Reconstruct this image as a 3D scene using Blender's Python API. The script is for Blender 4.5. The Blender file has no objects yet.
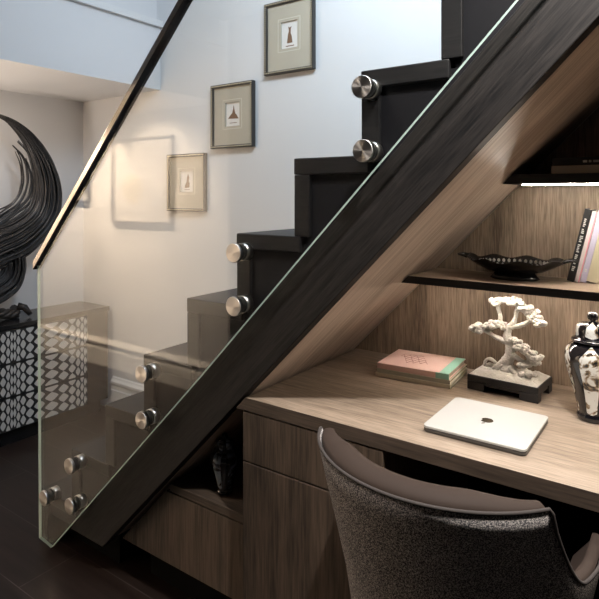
import bpy, bmesh, math, random
from mathutils import Vector, Matrix, noise
random.seed(7)
SC = bpy.context.scene
COL = SC.collection
PI = math.pi
R = math.radians

# ------------------------------------------------------------------ materials
def new_mat(name):
    m = bpy.data.materials.new(name); m.use_nodes = True
    nt = m.node_tree
    return m, nt, nt.nodes['Principled BSDF']

def plain(name, col, rough=.5, metal=0, spec=.5, bump=0, bscale=200):
    m, nt, b = new_mat(name)
    b.inputs['Base Color'].default_value = (*col, 1)
    b.inputs['Roughness'].default_value = rough
    b.inputs['Metallic'].default_value = metal
    b.inputs['Specular IOR Level'].default_value = spec
    if bump:
        tc = nt.nodes.new('ShaderNodeTexCoord'); n = nt.nodes.new('ShaderNodeTexNoise')
        n.inputs['Scale'].default_value = bscale
        nt.links.new(tc.outputs['Object'], n.inputs['Vector'])
        bp = nt.nodes.new('ShaderNodeBump'); bp.inputs['Strength'].default_value = bump
        bp.inputs['Distance'].default_value = .003
        nt.links.new(n.outputs['Fac'], bp.inputs['Height']); nt.links.new(bp.outputs['Normal'], b.inputs['Normal'])
    return m

def wood(name, dark, light, axis='X', tilt=0.0, rough=.5, freq=60, stretch=.06, spec=.4, bump=.15, fine=.5):
    """streaky grain running along one axis; tilt turns it about Y (slope of the stair)"""
    m, nt, b = new_mat(name)
    N, L = nt.nodes.new, nt.links.new
    tc = N('ShaderNodeTexCoord')
    rot = N('ShaderNodeMapping'); rot.inputs['Rotation'].default_value = (0, tilt, 0)
    L(tc.outputs['Object'], rot.inputs['Vector'])
    mp = N('ShaderNodeMapping')
    s = [1, 1, 1]; s['XYZ'.index(axis)] = stretch
    mp.inputs['Scale'].default_value = s
    L(rot.outputs['Vector'], mp.inputs['Vector'])
    n1 = N('ShaderNodeTexNoise'); n1.inputs['Scale'].default_value = freq; n1.inputs['Detail'].default_value = 6
    n1.inputs['Roughness'].default_value = .65
    n2 = N('ShaderNodeTexNoise'); n2.inputs['Scale'].default_value = freq*.13; n2.inputs['Detail'].default_value = 3
    n3 = N('ShaderNodeTexNoise'); n3.inputs['Scale'].default_value = freq*4; n3.inputs['Detail'].default_value = 2
    for n in (n1, n2, n3): L(mp.outputs['Vector'], n.inputs['Vector'])
    a = N('ShaderNodeMath'); a.operation = 'MULTIPLY_ADD'; a.inputs[1].default_value = .6
    L(n2.outputs['Fac'], a.inputs[0]); 
    h = N('ShaderNodeMath'); h.operation = 'MULTIPLY'; h.inputs[1].default_value = .5
    L(n1.outputs['Fac'], h.inputs[0]); L(h.outputs[0], a.inputs[2])
    a2 = N('ShaderNodeMath'); a2.operation = 'MULTIPLY_ADD'; a2.inputs[1].default_value = fine
    L(n3.outputs['Fac'], a2.inputs[0]); L(a.outputs[0], a2.inputs[2])
    r = N('ShaderNodeValToRGB')
    mid = .55 + fine*.5
    r.color_ramp.elements[0].position = mid-.2; r.color_ramp.elements[0].color = (*dark, 1)
    r.color_ramp.elements[1].position = mid+.2; r.color_ramp.elements[1].color = (*light, 1)
    L(a2.outputs[0], r.inputs['Fac']); L(r.outputs['Color'], b.inputs['Base Color'])
    b.inputs['Roughness'].default_value = rough; b.inputs['Specular IOR Level'].default_value = spec
    bp = N('ShaderNodeBump'); bp.inputs['Strength'].default_value = bump; bp.inputs['Distance'].default_value = .002
    L(a2.outputs[0], bp.inputs['Height']); L(bp.outputs['Normal'], b.inputs['Normal'])
    return m

M = {}
M['wall'] = plain('wall_paint', (.72, .71, .70), .85)
M['wall_dark'] = plain('unlit_wall_tone', (.03, .03, .034), .8)  # dark colour stands in for missing light on unseen walls, cuts bounce
M['ceil'] = plain('ceiling_paint', (.76, .75, .74), .9)
M['trim'] = plain('white_trim_paint', (.75, .74, .72), .4)
M['dark'] = wood('stair_dark_wood', (.003, .003, .0035), (.025, .022, .021), 'X', R(45.5), .5, 70, .05, .25)
M['tread'] = wood('stair_tread_wood', (.007, .0072, .009), (.020, .019, .020), 'X', 0, .48, 60, .06, .3)
M['panel_dark'] = plain('stair_recess_wood', (.008, .008, .011), .6, spec=.2)
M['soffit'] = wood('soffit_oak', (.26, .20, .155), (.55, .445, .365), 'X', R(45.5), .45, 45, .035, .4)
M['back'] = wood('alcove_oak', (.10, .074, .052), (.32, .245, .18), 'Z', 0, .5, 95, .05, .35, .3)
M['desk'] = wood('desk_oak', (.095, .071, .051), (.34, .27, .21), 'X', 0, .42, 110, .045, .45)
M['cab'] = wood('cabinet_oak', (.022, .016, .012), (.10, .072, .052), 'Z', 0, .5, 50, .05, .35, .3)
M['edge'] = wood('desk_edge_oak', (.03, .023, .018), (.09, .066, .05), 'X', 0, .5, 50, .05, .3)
M['shelf_top'] = wood('shelf_oak', (.19, .14, .10), (.44, .34, .26), 'X', 0, .45, 45, .05, .4)
M['shelf_edge'] = wood('shelf_dark_edge', (.006, .006, .007), (.018, .016, .015), 'X', 0, .5, 45, .05, .3)
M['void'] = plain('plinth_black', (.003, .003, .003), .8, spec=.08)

def floor_mat():
    m, nt, b = new_mat('floor_dark_planks')
    N, L = nt.nodes.new, nt.links.new
    tc = N('ShaderNodeTexCoord')
    br = N('ShaderNodeTexBrick')
    mp = N('ShaderNodeMapping'); mp.inputs['Location'].default_value = (.35, .1105, 0)
    L(tc.outputs['Object'], mp.inputs['Vector']); L(mp.outputs['Vector'], br.inputs['Vector'])
    br.inputs['Scale'].default_value = 1; br.inputs['Brick Width'].default_value = 1.5
    br.inputs['Row Height'].default_value = .2215; br.inputs['Mortar Size'].default_value = .0016
    br.inputs['Color1'].default_value = (.012, .0085, .0075, 1); br.inputs['Color2'].default_value = (.020, .0135, .0115, 1)
    br.inputs['Mortar'].default_value = (.06, .05, .047, 1)
    n = N('ShaderNodeTexNoise'); n.inputs['Scale'].default_value = 40; n.inputs['Detail'].default_value = 5
    m2 = N('ShaderNodeMapping'); m2.inputs['Scale'].default_value = (.07, 1, 1)
    L(tc.outputs['Object'], m2.inputs['Vector']); L(m2.outputs['Vector'], n.inputs['Vector'])
    mx = N('ShaderNodeMixRGB'); mx.blend_type = 'OVERLAY'; mx.inputs['Fac'].default_value = .8
    L(br.outputs['Color'], mx.inputs['Color1']); L(n.outputs['Fac'], mx.inputs['Color2'])
    L(mx.outputs['Color'], b.inputs['Base Color'])
    b.inputs['Roughness'].default_value = .33
    b.inputs['Specular IOR Level'].default_value = .35
    return m
M['floor'] = floor_mat()

def glass_mat():
    m = bpy.data.materials.new('balustrade_glass'); m.use_nodes = True
    nt = m.node_tree; nt.nodes.clear(); N, L = nt.nodes.new, nt.links.new
    out = N('ShaderNodeOutputMaterial'); mix = N('ShaderNodeMixShader')
    tr = N('ShaderNodeBsdfTransparent'); tr.inputs['Color'].default_value = (.97, .975, .965, 1)
    gl = N('ShaderNodeBsdfGlossy'); gl.inputs['Roughness'].default_value = .0
    fr = N('ShaderNodeFresnel'); geo = N('ShaderNodeNewGeometry')
    mm = N('ShaderNodeMapRange'); mm.inputs['To Min'].default_value = 1.52; mm.inputs['To Max'].default_value = 1/1.52
    L(geo.outputs['Backfacing'], mm.inputs['Value']); L(mm.outputs['Result'], fr.inputs['IOR'])
    L(fr.outputs['Fac'], mix.inputs['Fac']); L(tr.outputs[0], mix.inputs[1]); L(gl.outputs[0], mix.inputs[2])
    L(mix.outputs[0], out.inputs['Surface'])
    return m
M['glass'] = glass_mat()
def glass_edge():
    m, nt, b = new_mat('glass_polished_edge')
    b.inputs['Base Color'].default_value = (.40, .53, .48, 1); b.inputs['Roughness'].default_value = .12
    t = nt.nodes.new('ShaderNodeBsdfTranslucent'); t.inputs['Color'].default_value = (.62, .80, .73, 1)
    mx = nt.nodes.new('ShaderNodeMixShader'); mx.inputs['Fac'].default_value = .45
    nt.links.new(b.outputs[0], mx.inputs[1]); nt.links.new(t.outputs[0], mx.inputs[2])
    nt.links.new(mx.outputs[0], nt.nodes['Material Output'].inputs['Surface'])
    return m
M['glass_edge'] = glass_edge()
M['steel'] = plain('brushed_steel', (.62, .60, .57), .28, 1)
M['steel_dark'] = plain('rubber_washer', (.015, .015, .015), .5)
M['rail'] = plain('rail_bronze_metal', (.30, .275, .26), .14, 1)

def steel_disc():
    m, nt, b = new_mat('radial_brushed_steel')
    b.inputs['Base Color'].default_value = (.55, .53, .51, 1); b.inputs['Metallic'].default_value = 1; b.inputs['Roughness'].default_value = .32
    b.inputs['Anisotropic'].default_value = .85
    t = nt.nodes.new('ShaderNodeTangent'); t.direction_type = 'RADIAL'; t.axis = 'Y'
    nt.links.new(t.outputs[0], b.inputs['Tangent']); return m
M['disc'] = steel_disc()
def emit(name, col, s):
    m = bpy.data.materials.new(name); m.use_nodes = True
    nt = m.node_tree; nt.nodes.clear()
    o = nt.nodes.new('ShaderNodeOutputMaterial'); e = nt.nodes.new('ShaderNodeEmission')
    e.inputs['Color'].default_value = (*col, 1); e.inputs['Strength'].default_value = s
    nt.links.new(e.outputs[0], o.inputs['Surface']); return m
M['led'] = emit('led_strip_glow', (1, .90, .77), 80)
M['led2'] = emit('led_strip_glow_low', (1, .87, .74), 50)

def fabric():
    m, nt, b = new_mat('chair_boucle_fabric')
    N, L = nt.nodes.new, nt.links.new
    tc = N('ShaderNodeTexCoord')
    v = N('ShaderNodeTexNoise'); v.inputs['Scale'].default_value = 480; v.inputs['Detail'].default_value = 2
    L(tc.outputs['Object'], v.inputs['Vector'])
    r = N('ShaderNodeValToRGB')
    r.color_ramp.elements[0].position = .42; r.color_ramp.elements[0].color = (.05, .049, .055, 1)
    r.color_ramp.elements[1].position = .68; r.color_ramp.elements[1].color = (.58, .53, .49, 1)
    L(v.outputs['Fac'], r.inputs['Fac']); L(r.outputs['Color'], b.inputs['Base Color'])
    b.inputs['Roughness'].default_value = .95; b.inputs['Specular IOR Level'].default_value = .15
    bp = N('ShaderNodeBump'); bp.inputs['Strength'].default_value = .6; bp.inputs['Distance'].default_value = .002
    L(v.outputs['Fac'], bp.inputs['Height']); L(bp.outputs['Normal'], b.inputs['Normal'])
    return m
M['fabric'] = fabric()
m, nt, b = new_mat('chair_velvet'); M['velvet'] = m
b.inputs['Base Color'].default_value = (.036, .025, .020, 1); b.inputs['Roughness'].default_value = .7
b.inputs['Specular IOR Level'].default_value = .12
M['piping'] = plain('chair_piping', (.05, .043, .04), .8, spec=.15)
M['black'] = plain('black_lacquer', (.008, .008, .009), .25)
M['blackmat'] = plain('black_satin', (.012, .012, .013), .45)
M['white_bonsai'] = plain('white_resin', (.52, .50, .455), .5, bump=1, bscale=260)
M['alu'] = plain('silver_aluminium', (.47, .48, .475), .4, .3)
M['alu_side'] = plain('dark_aluminium_edge', (.10, .095, .09), .4, .6)
M['logo'] = plain('mirror_logo', (.12, .10, .07), .2, .8)
M['pink'] = plain('pink_paper', (.92, .65, .59), .55)
M['mint'] = plain('mint_paper', (.40, .76, .62), .55)
M['pages'] = plain('cream_pages', (.72, .64, .50), .8, bump=.3, bscale=600)
M['grey_cover'] = plain('grey_green_cover', (.46, .45, .37), .6)
M['beige_cover'] = plain('beige_cover', (.70, .65, .52), .6)
M['white_cover'] = plain('white_cover', (.60, .55, .55), .5)
M['lilac'] = plain('lilac_cover', (.48, .45, .60), .5)
M['cream'] = plain('cream_cover', (.58, .52, .37), .5)
M['pinkstripe'] = plain('rose_stripe', (.70, .30, .36), .5)
M['book_black'] = plain('book_black_cover', (.010, .010, .011), .45)
M['ink'] = plain('ink_dark', (.02, .02, .03), .7)
M['letter'] = plain('white_lettering', (.6, .6, .58), .6)
M['redink'] = plain('red_ink', (.45, .10, .09), .7)
M['book_grey'] = plain('book_warm_grey', (.55, .49, .44), .6)
M['mat_board'] = plain('taupe_mat_board', (.47, .42, .33), .85, bump=.1, bscale=300)
M['paper'] = plain('print_paper', (.75, .71, .66), .8)
M['print_brown'] = plain('print_sepia', (.20, .11, .06), .8)
M['frame'] = plain('dark_frame_wood', (.035, .03, .026), .4)
M['bead'] = plain('antique_gold_beads', (.58, .48, .33), .4, .2)
M['frame_lt'] = plain('silver_white_frame', (.22, .20, .18), .35, .4)
M['strand'] = wood('sculpture_strands', (.006, .006, .007), (.08, .071, .066), 'Z', 0, .34, 40, .3, .5)
M['rope'] = wood('sculpture_root', (.012, .010, .009), (.07, .055, .045), 'Z', R(30), .5, 60, .3, .4)

def jar_mat(name, whitecol, mid):
    """black glaze with pale leaf shaped panels"""
    m, nt, b = new_mat(name)
    N, L = nt.nodes.new, nt.links.new
    tc = N('ShaderNodeTexCoord'); sp = N('ShaderNodeSeparateXYZ'); L(tc.outputs['Object'], sp.inputs[0])
    at = N('ShaderNodeMath'); at.operation = 'ARCTAN2'; L(sp.outputs['Y'], at.inputs[0]); L(sp.outputs['X'], at.inputs[1])
    k = N('ShaderNodeMath'); k.operation = 'MULTIPLY_ADD'; k.inputs[1].default_value = 5; k.inputs[2].default_value = 1.2
    L(at.outputs[0], k.inputs[0])
    co = N('ShaderNodeMath'); co.operation = 'COSINE'; L(k.outputs[0], co.inputs[0])
    zz = N('ShaderNodeValToRGB'); cr = zz.color_ramp
    zs = N('ShaderNodeMath'); zs.operation = 'DIVIDE'; zs.inputs[1].default_value = .27; L(sp.outputs['Z'], zs.inputs[0])
    pts = [(0, 0), (.07, 0), (.09, .55), (.35, .62), (.58, .85), (.665, .2), (.70, 0), (.76, 0), (.775, .7), (.86, .55), (.90, 0), (1, 0)]
    cr.elements[0].position = 0; cr.elements[0].color = (0, 0, 0, 1); cr.elements[1].position = 1; cr.elements[1].color = (0, 0, 0, 1)
    for p, v in pts[1:-1]:
        e = cr.elements.new(p); e.color = (v, v, v, 1)
    L(zs.outputs[0], zz.inputs['Fac'])
    ad = N('ShaderNodeMath'); ad.operation = 'MULTIPLY_ADD'; ad.inputs[1].default_value = .5; ad.inputs[2].default_value = -.42
    L(co.outputs[0], ad.inputs[0])
    su = N('ShaderNodeMath'); su.operation = 'ADD'; L(ad.outputs[0], su.inputs[0]); L(zz.outputs['Color'], su.inputs[1])
    gt = N('ShaderNodeMath'); gt.operation = 'GREATER_THAN'; gt.inputs[1].default_value = .12; L(su.outputs[0], gt.inputs[0])
    nz = N('ShaderNodeTexVoronoi'); nz.feature = 'DISTANCE_TO_EDGE'; nz.inputs['Scale'].default_value = 38; L(tc.outputs['Object'], nz.inputs['Vector'])
    n2 = N('ShaderNodeTexNoise'); n2.inputs['Scale'].default_value = 19; n2.inputs['Detail'].default_value = 4; n2.inputs['Distortion'].default_value = 2.5
    L(tc.outputs['Object'], n2.inputs['Vector'])
    leaf = N('ShaderNodeValToRGB'); lr = leaf.color_ramp
    lr.elements[0].position = .40; lr.elements[0].color = (.02, .02, .018, 1)
    lr.elements[1].position = .53; lr.elements[1].color = (*whitecol, 1)
    e = lr.elements.new(.46); e.color = (*mid, 1)
    L(n2.outputs['Fac'], leaf.inputs['Fac'])
    mx = N('ShaderNodeMixRGB'); mx.inputs['Color1'].default_value = (.006, .006, .008, 1)
    L(gt.outputs[0], mx.inputs['Fac']); L(leaf.outputs['Color'], mx.inputs['Color2'])
    L(mx.outputs['Color'], b.inputs['Base Color'])
    b.inputs['Roughness'].default_value = .12; b.inputs['Coat Weight'].default_value = .5
    return m
M['jar'] = jar_mat('jar_black_white_glaze', (.70, .70, .66), (.24, .17, .10))
M['jar2'] = jar_mat('jar_dark_glaze', (.20, .24, .30), (.05, .06, .08))

# ------------------------------------------------------------------ mesh helpers
def box(bm, a, b, mi=0):
    vs = [bm.verts.new((x, y, z)) for z in (a[2], b[2]) for y in (a[1], b[1]) for x in (a[0], b[0])]
    fs = []
    for q in ((0, 2, 3, 1), (4, 5, 7, 6), (0, 1, 5, 4), (2, 6, 7, 3), (0, 4, 6, 2), (1, 3, 7, 5)):
        f = bm.faces.new([vs[i] for i in q]); f.material_index = mi; fs.append(f)
    return vs, fs

def prism(bm, pts, y0, y1, mi=0, side=None):
    """polygon in X-Z, swept from y0 to y1"""
    a = [bm.verts.new((x, y0, z)) for x, z in pts]; b = [bm.verts.new((x, y1, z)) for x, z in pts]
    fs = [bm.faces.new(a), bm.faces.new(b[::-1])]
    n = len(pts)
    for i in range(n):
        f = bm.faces.new((a[i], b[i], b[(i+1) % n], a[(i+1) % n])); f.material_index = mi if side is None else side
    for f in fs: f.material_index = mi
    return a + b

def hprism(bm, pts, z0, z1, mi=0):
    a = [bm.verts.new((x, y, z0)) for x, y in pts]; b = [bm.verts.new((x, y, z1)) for x, y in pts]
    fs = [bm.faces.new(a[::-1]), bm.faces.new(b)]
    n = len(pts)
    for i in range(n): fs.append(bm.faces.new((a[i], a[(i+1) % n], b[(i+1) % n], b[i])))
    for f in fs: f.material_index = mi

def tube(bm, pts, rad, n=8, caps=True, mi=0):
    pts = [Vector(p) for p in pts]
    if not hasattr(rad, '__len__'): rad = [rad]*len(pts)
    rings = []; up = None
    for i, p in enumerate(pts):
        t = (pts[min(i+1, len(pts)-1)] - pts[max(i-1, 0)])
        t.normalize()
        if up is None:
            up = Vector((0, 0, 1)) if abs(t.z) < .9 else Vector((1, 0, 0))
        u = t.cross(up)
        if u.length < 1e-6: u = t.cross(Vector((1, 0, .3)))
        u.normalize(); v = u.cross(t); up = v
        rings.append([bm.verts.new(p + (u*math.cos(2*PI*k/n) + v*math.sin(2*PI*k/n))*rad[i]) for k in range(n)])
    for a, b in zip(rings, rings[1:]):
        for k in range(n):
            f = bm.faces.new((a[k], a[(k+1) % n], b[(k+1) % n], b[k])); f.smooth = True; f.material_index = mi
    if caps:
        for r_, fl in ((rings[0], True), (rings[-1], False)):
            f = bm.faces.new(r_[::-1] if fl else r_); f.material_index = mi

def lathe(bm, prof, c=(0, 0, 0), n=40, mi=0, sx=1, sy=1, cap=True):
    rings = []
    for r, z in prof:
        rings.append([bm.verts.new((c[0]+sx*r*math.cos(2*PI*k/n), c[1]+sy*r*math.sin(2*PI*k/n), c[2]+z)) for k in range(n)])
    for a, b in zip(rings, rings[1:]):
        for k in range(n):
            f = bm.faces.new((a[k], a[(k+1) % n], b[(k+1) % n], b[k])); f.smooth = True; f.material_index = mi
    if cap:
        bm.faces.new(rings[0][::-1]).material_index = mi; bm.faces.new(rings[-1]).material_index = mi
    return rings

def spline(P, n=12):
    """Catmull-Rom through tuples of any length"""
    out = []
    for i in range(len(P)-1):
        p0, p1, p2, p3 = P[max(i-1, 0)], P[i], P[i+1], P[min(i+2, len(P)-1)]
        for k in range(n):
            t = k/n
            out.append(tuple(.5*((2*b)+(-a+c)*t+(2*a-5*b+4*c-d)*t*t+(-a+3*b-3*c+d)*t**3) for a, b, c, d in zip(p0, p1, p2, p3)))
    out.append(tuple(P[-1])); return out

def thing(name, label, cat, loc=(0, 0, 0), group=None):
    o = bpy.data.objects.new(name, None); COL.objects.link(o); o.location = loc
    o.empty_display_size = .05
    return tag(o, label, cat, group)
def tag(o, label, cat, group=None):
    o['label'] = label; o['category'] = cat
    if group: o['group'] = group
    return o
def wloc(o):
    v = Vector((0, 0, 0))
    while o: v += o.location; o = o.parent
    return v
def obj(name, bm, mats, parent=None, loc=None, bevel=0, smooth=False, label=None):
    """link a bmesh (built in room coordinates) as one mesh object"""
    bmesh.ops.recalc_face_normals(bm, faces=bm.faces[:])
    off = wloc(parent) if parent else Vector(loc or (0, 0, 0))
    bmesh.ops.translate(bm, verts=bm.verts[:], vec=-off)
    me = bpy.data.meshes.new(name); bm.to_mesh(me); bm.free()
    for m_ in (mats if isinstance(mats, (list, tuple)) else [mats]): me.materials.append(m_)
    o = bpy.data.objects.new(name, me); COL.objects.link(o)
    if parent: o.parent = parent
    else: o.location = off
    if smooth:
        for p in me.polygons: p.use_smooth = True
    if bevel:
        md = o.modifiers.new('bevel', 'BEVEL'); md.width = bevel; md.segments = 2; md.limit_method = 'ANGLE'
    if label: o['label'] = label
    return o
def struct(name, bm, mats, **k):
    o = obj(name, bm, mats, **k); o['kind'] = 'structure'; return o
def BM(): return bmesh.new()
def boxobj(name, a, b, mat, parent=None, bevel=0, **k):
    bm = BM(); box(bm, a, b); return obj(name, bm, mat, parent, bevel=bevel, **k)

# ------------------------------------------------------------------ camera
EYE = 1.306
cam = bpy.data.cameras.new('camera'); co = bpy.data.objects.new('camera', cam); COL.objects.link(co)
co.location = (0, 0, EYE); co.rotation_euler = (R(90), 0, R(35.3))
cam.sensor_width = 36; cam.lens = 36*566/599; cam.shift_y = -104.5/599; cam.clip_start = .02
SC.camera = co

# ------------------------------------------------------------------ room
YW, YF, XL, XR = 2.16, -.40, -3.227, .95
bm = BM(); box(bm, (-5.4, YF, -.05), (XR, YW, 0)); struct('floor', bm, M['floor'])
bm = BM(); box(bm, (-5.4, YW, -.05), (XR, YW+.1, 4)); struct('wall_back', bm, M['wall'])
bm = BM(); box(bm, (XL-.1, .55, 0), (XL, YW, 1.9)); struct('wall_left', bm, M['wall'])
bm = BM(); box(bm, (-5.4, .55, 0), (XL-.1, .65, 1.9)); struct('wall_return', bm, M['wall'])
bm = BM(); box(bm, (-5.5, YF, -.05), (-5.4, YW, 2.3)); struct('wall_far', bm, M['wall'])
bm = BM(); box(bm, (-5.4, YF-.1, -.05), (-2.45, YF, 2.6)); struct('wall_front', bm, M['wall'])
bm = BM(); box(bm, (-2.45, YF-.1, -.05), (XR, YF, 2.6)); struct('wall_front_dark', bm, M['wall_dark'])  # unseen stretch coloured dark so the glass over the upper steps reflects little
bm = BM(); box(bm, (XR, YF-.1, -.05), (XR+.1, YW+.1, 4)); struct('wall_right', bm, M['wall_dark'])
bm = BM(); box(bm, (-5.4, YF, 1.9), (-2.494, YW, 2.27)); struct('ceiling', bm, M['ceil'])
bm = BM(); box(bm, (-2.75, YF, 2.27), (-2.525, YW, 4)); struct('wall_landing', bm, M['wall'])
bm = BM(); box(bm, (-2.494, YF, 2.42), (XR, 1.03, 2.6)); struct('ceiling_hall', bm, M['ceil'])
bm = BM(); box(bm, (-2.494, YF, 2.25), (-2.470, YW, 2.285)); struct('trim_1', bm, M['trim'])
def skirting(name, x0, x1, y, d):
    bm = BM()
    prof = [(0, 0), (.018, 0), (.018, .125), (.014, .13), (.014, .155), (.02, .165), (.02, .178), (.010, .19), (.006, .20), (0, .205)]
    a = [bm.verts.new((x0, y+d*p, z)) for p, z in prof]; b = [bm.verts.new((x1, y+d*p, z)) for p, z in prof]
    bm.faces.new(a); bm.faces.new(b[::-1])
    for i in range(len(prof)): j = (i+1) % len(prof); bm.faces.new((a[i], a[j], b[j], b[i]))
    return struct(name, bm, M['trim'])
skirting('baseboard_back', -2.92, -1.95, YW, -1)
skirting('baseboard_front', -5.4, XR, YF, 1)

# ------------------------------------------------------------------ staircase
G, RS, X1, YS = .1965, .2, -2.033, 1.18
NS = 14
SL = RS/G
def Xn(n): return X1 + G*(n-1)
def low(x): return .112 + SL*(x+1.651)          # underside line of the string board
def inner(x): return RS + SL*(x-Xn(2))          # line through the inner step corners
st = thing('staircase', 'dark stained timber staircase rising to the right behind the glass panel', 'staircase', (X1, YS, 0))
for n in range(1, NS+1):
    x = Xn(n)
    boxobj('tread', (x, YS, RS*n-.042), (x+G+.02, YW-.003, RS*n), M['tread'], st, bevel=.003)
    z0 = 0 if n == 1 else RS*(n-1)
    boxobj('riser', (x+.001, YS+.001, z0), (x+.048, YW-.003, RS*n-.043), M['tread'], st, bevel=.002)
XT = Xn(NS)+G
bm = BM()
x0 = X1+.04
pts = [(x0, .113)]
for n in range(1, NS+1): pts += [(Xn(n)+.03, RS*n-.02), (Xn(n+1)+.03, RS*n-.02)]
pts += [(Xn(NS+1)+.03, low(XT)+.03), (-1.66, .113)]
prism(bm, pts, YS+.012, YS+.03); obj('side_panel', bm, M['panel_dark'], st)
bm = BM()
tp = lambda x: inner(x) - .085
xa = Xn(2) + (.118-RS+.085)/SL
prism(bm, [(xa, .116), (-1.649, .116), (XT, low(XT)), (XT, tp(XT))], YS-.004, YS+.036)
obj('string_board', bm, M['dark'], st, bevel=.002)
bm = BM()
prism(bm, [(-1.62, low(-1.62)+.002), (XT, low(XT)+.002), (XT, low(XT)+.02), (-1.62, low(-1.62)+.02)], YS+.037, 1.792)
obj('soffit_panel', bm, M['soffit'], st, label='pale oak lining under the stairs')
boxobj('plinth', (X1+.05, YS+.09, 0), (-1.68, YS+.14, .11), M['void'], st)

# ------------------------------------------------------------------ glass balustrade with handrail and standoffs
YG = 1.135
gb = thing('glass_balustrade', 'clear glass stair balustrade with a slim dark handrail along its top', 'balustrade', (-1.9, YG, .05))
XE = .35
gtop = lambda x: 1.05 + 1.052*(x+1.984)
gbot = lambda x: .795 + 1.036*(x+1.148)
bm = BM()
prism(bm, [(-1.978, 1.055), (-1.968, .056), (-1.891, .048), (-1.148, .795), (XE, gbot(XE)), (XE, gtop(XE))], YG, YG+.011, 0, 1)
obj('glass_panel', bm, [M['glass'], M['glass_edge']], gb)
bm = BM()
d = .018
prism(bm, [(-1.992, 1.032), (XE, gtop(XE)-.022), (XE, gtop(XE)+.009), (-1.992, 1.062)], YG-.011, YG+.021)
obj('handrail', bm, M['rail'], gb, bevel=.002)
SO = [(-.625, 1.551), (-.622, 1.406), (-1.012, 1.152), (-1.012, 1.01), (-1.386, .761), (-1.386, .621), (-1.765, .376), (-1.762, .24), (-1.922, .218)]
for x, z in SO:
    bm = BM()
    rings = lathe(bm, [(.0235, 0), (.026, .002), (.026, .0095), (.025, .011)], n=36)
    bmesh.ops.rotate(bm, verts=bm.verts[:], matrix=Matrix.Rotation(R(90), 3, 'X'))
    bmesh.ops.translate(bm, verts=bm.verts[:], vec=(x, YG-.0005, z))
    s = obj('standoff', bm, M['disc'], gb)
    bm = BM(); lathe(bm, [(.022, 0), (.022, .006)], n=28)
    bmesh.ops.rotate(bm, verts=bm.verts[:], matrix=Matrix.Rotation(R(90), 3, 'X'))
    bmesh.ops.translate(bm, verts=bm.verts[:], vec=(x, YG+.021, z)); obj('washer', bm, M['steel_dark'], s)
    bm = BM(); lathe(bm, [(.0235, 0), (.0235, .025)], n=28)
    bmesh.ops.rotate(bm, verts=bm.verts[:], matrix=Matrix.Rotation(R(90), 3, 'X'))
    bmesh.ops.translate(bm, verts=bm.verts[:], vec=(x, YG+.0455, z)); obj('spacer', bm, M['steel'], s)

# ------------------------------------------------------------------ fitted joinery under the stairs
YB = 1.793
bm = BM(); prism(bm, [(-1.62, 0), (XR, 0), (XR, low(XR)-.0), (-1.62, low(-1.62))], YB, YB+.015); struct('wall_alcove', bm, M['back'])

def door(name, a, b, mat, parent, **k): return boxobj(name, a, b, mat, parent, bevel=.0015, **k)
lc = thing('low_cabinet', 'low dark oak cupboard tucked under the bottom of the stairs with an open niche above', 'cabinet', (-1.3, 1.3, 0))
xl = -1.60
bm = BM(); prism(bm, [(xl+.01, .145), (-1.036, .145), (-1.036, .37), (-1.395, .37), (xl+.01, .165)], 1.245, 1.785); obj('body', bm, M['cab'], lc)
zl = lambda x: min(.366, low(x)-.02)
bm = BM(); prism(bm, [(xl, .140), (-1.533, .140), (-1.533, zl(-1.533)), (xl, zl(xl))], 1.222, 1.243); obj('door', bm, M['cab'], lc)
bm = BM(); prism(bm, [(-1.530, .140), (-1.034, .140), (-1.034, .366), (-1.385, .366), (-1.530, zl(-1.530))], 1.222, 1.243); obj('door', bm, M['cab'], lc)
boxobj('top', (-1.368, 1.222, .371), (-1.034, 1.788, .395), M['edge'], lc, bevel=.001)
boxobj('plinth', (xl+.05, 1.30, 0), (-1.036, 1.33, .144), M['void'], lc)

pc = thing('desk_pedestal', 'dark oak pedestal with drawer over door, holding up the left end of the desk', 'cabinet', (-.8, 1.3, 0))
boxobj('body', (-1.028, 1.203, .10), (-.60, 1.79, .713), M['cab'], pc)
door('drawer', (-1.028, YS+.002, .577), (-.60, 1.202, .711), M['cab'], pc)
door('door', (-1.028, YS+.002, .115), (-.60, 1.202, .573), M['cab'], pc)
boxobj('plinth', (-1.02, 1.25, 0), (-.61, 1.29, .099), M['void'], pc)

dk = thing('desk', 'wide oak desk worktop built in under the stairs', 'desk', (-.5, 1.45, .715))
bm = BM()
prism(bm, [(-1.052, .7155), (XR-.003, .7155), (XR-.003, .7505), (-1.018, .7505)], YS+.0005, YB-.001)
bm.faces.ensure_lookup_table()
o = obj('worktop', bm, [M['desk'], M['edge']], dk)
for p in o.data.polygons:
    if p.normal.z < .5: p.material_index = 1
boxobj('end_panel', (XR-.05, YS+.03, 0), (XR-.004, YB-.001, .7145), M['cab'], dk)
boxobj('modesty_panel', (-.599, YB-.03, .02), (XR-.051, YB-.002, .7145), M['void'], dk)

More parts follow.
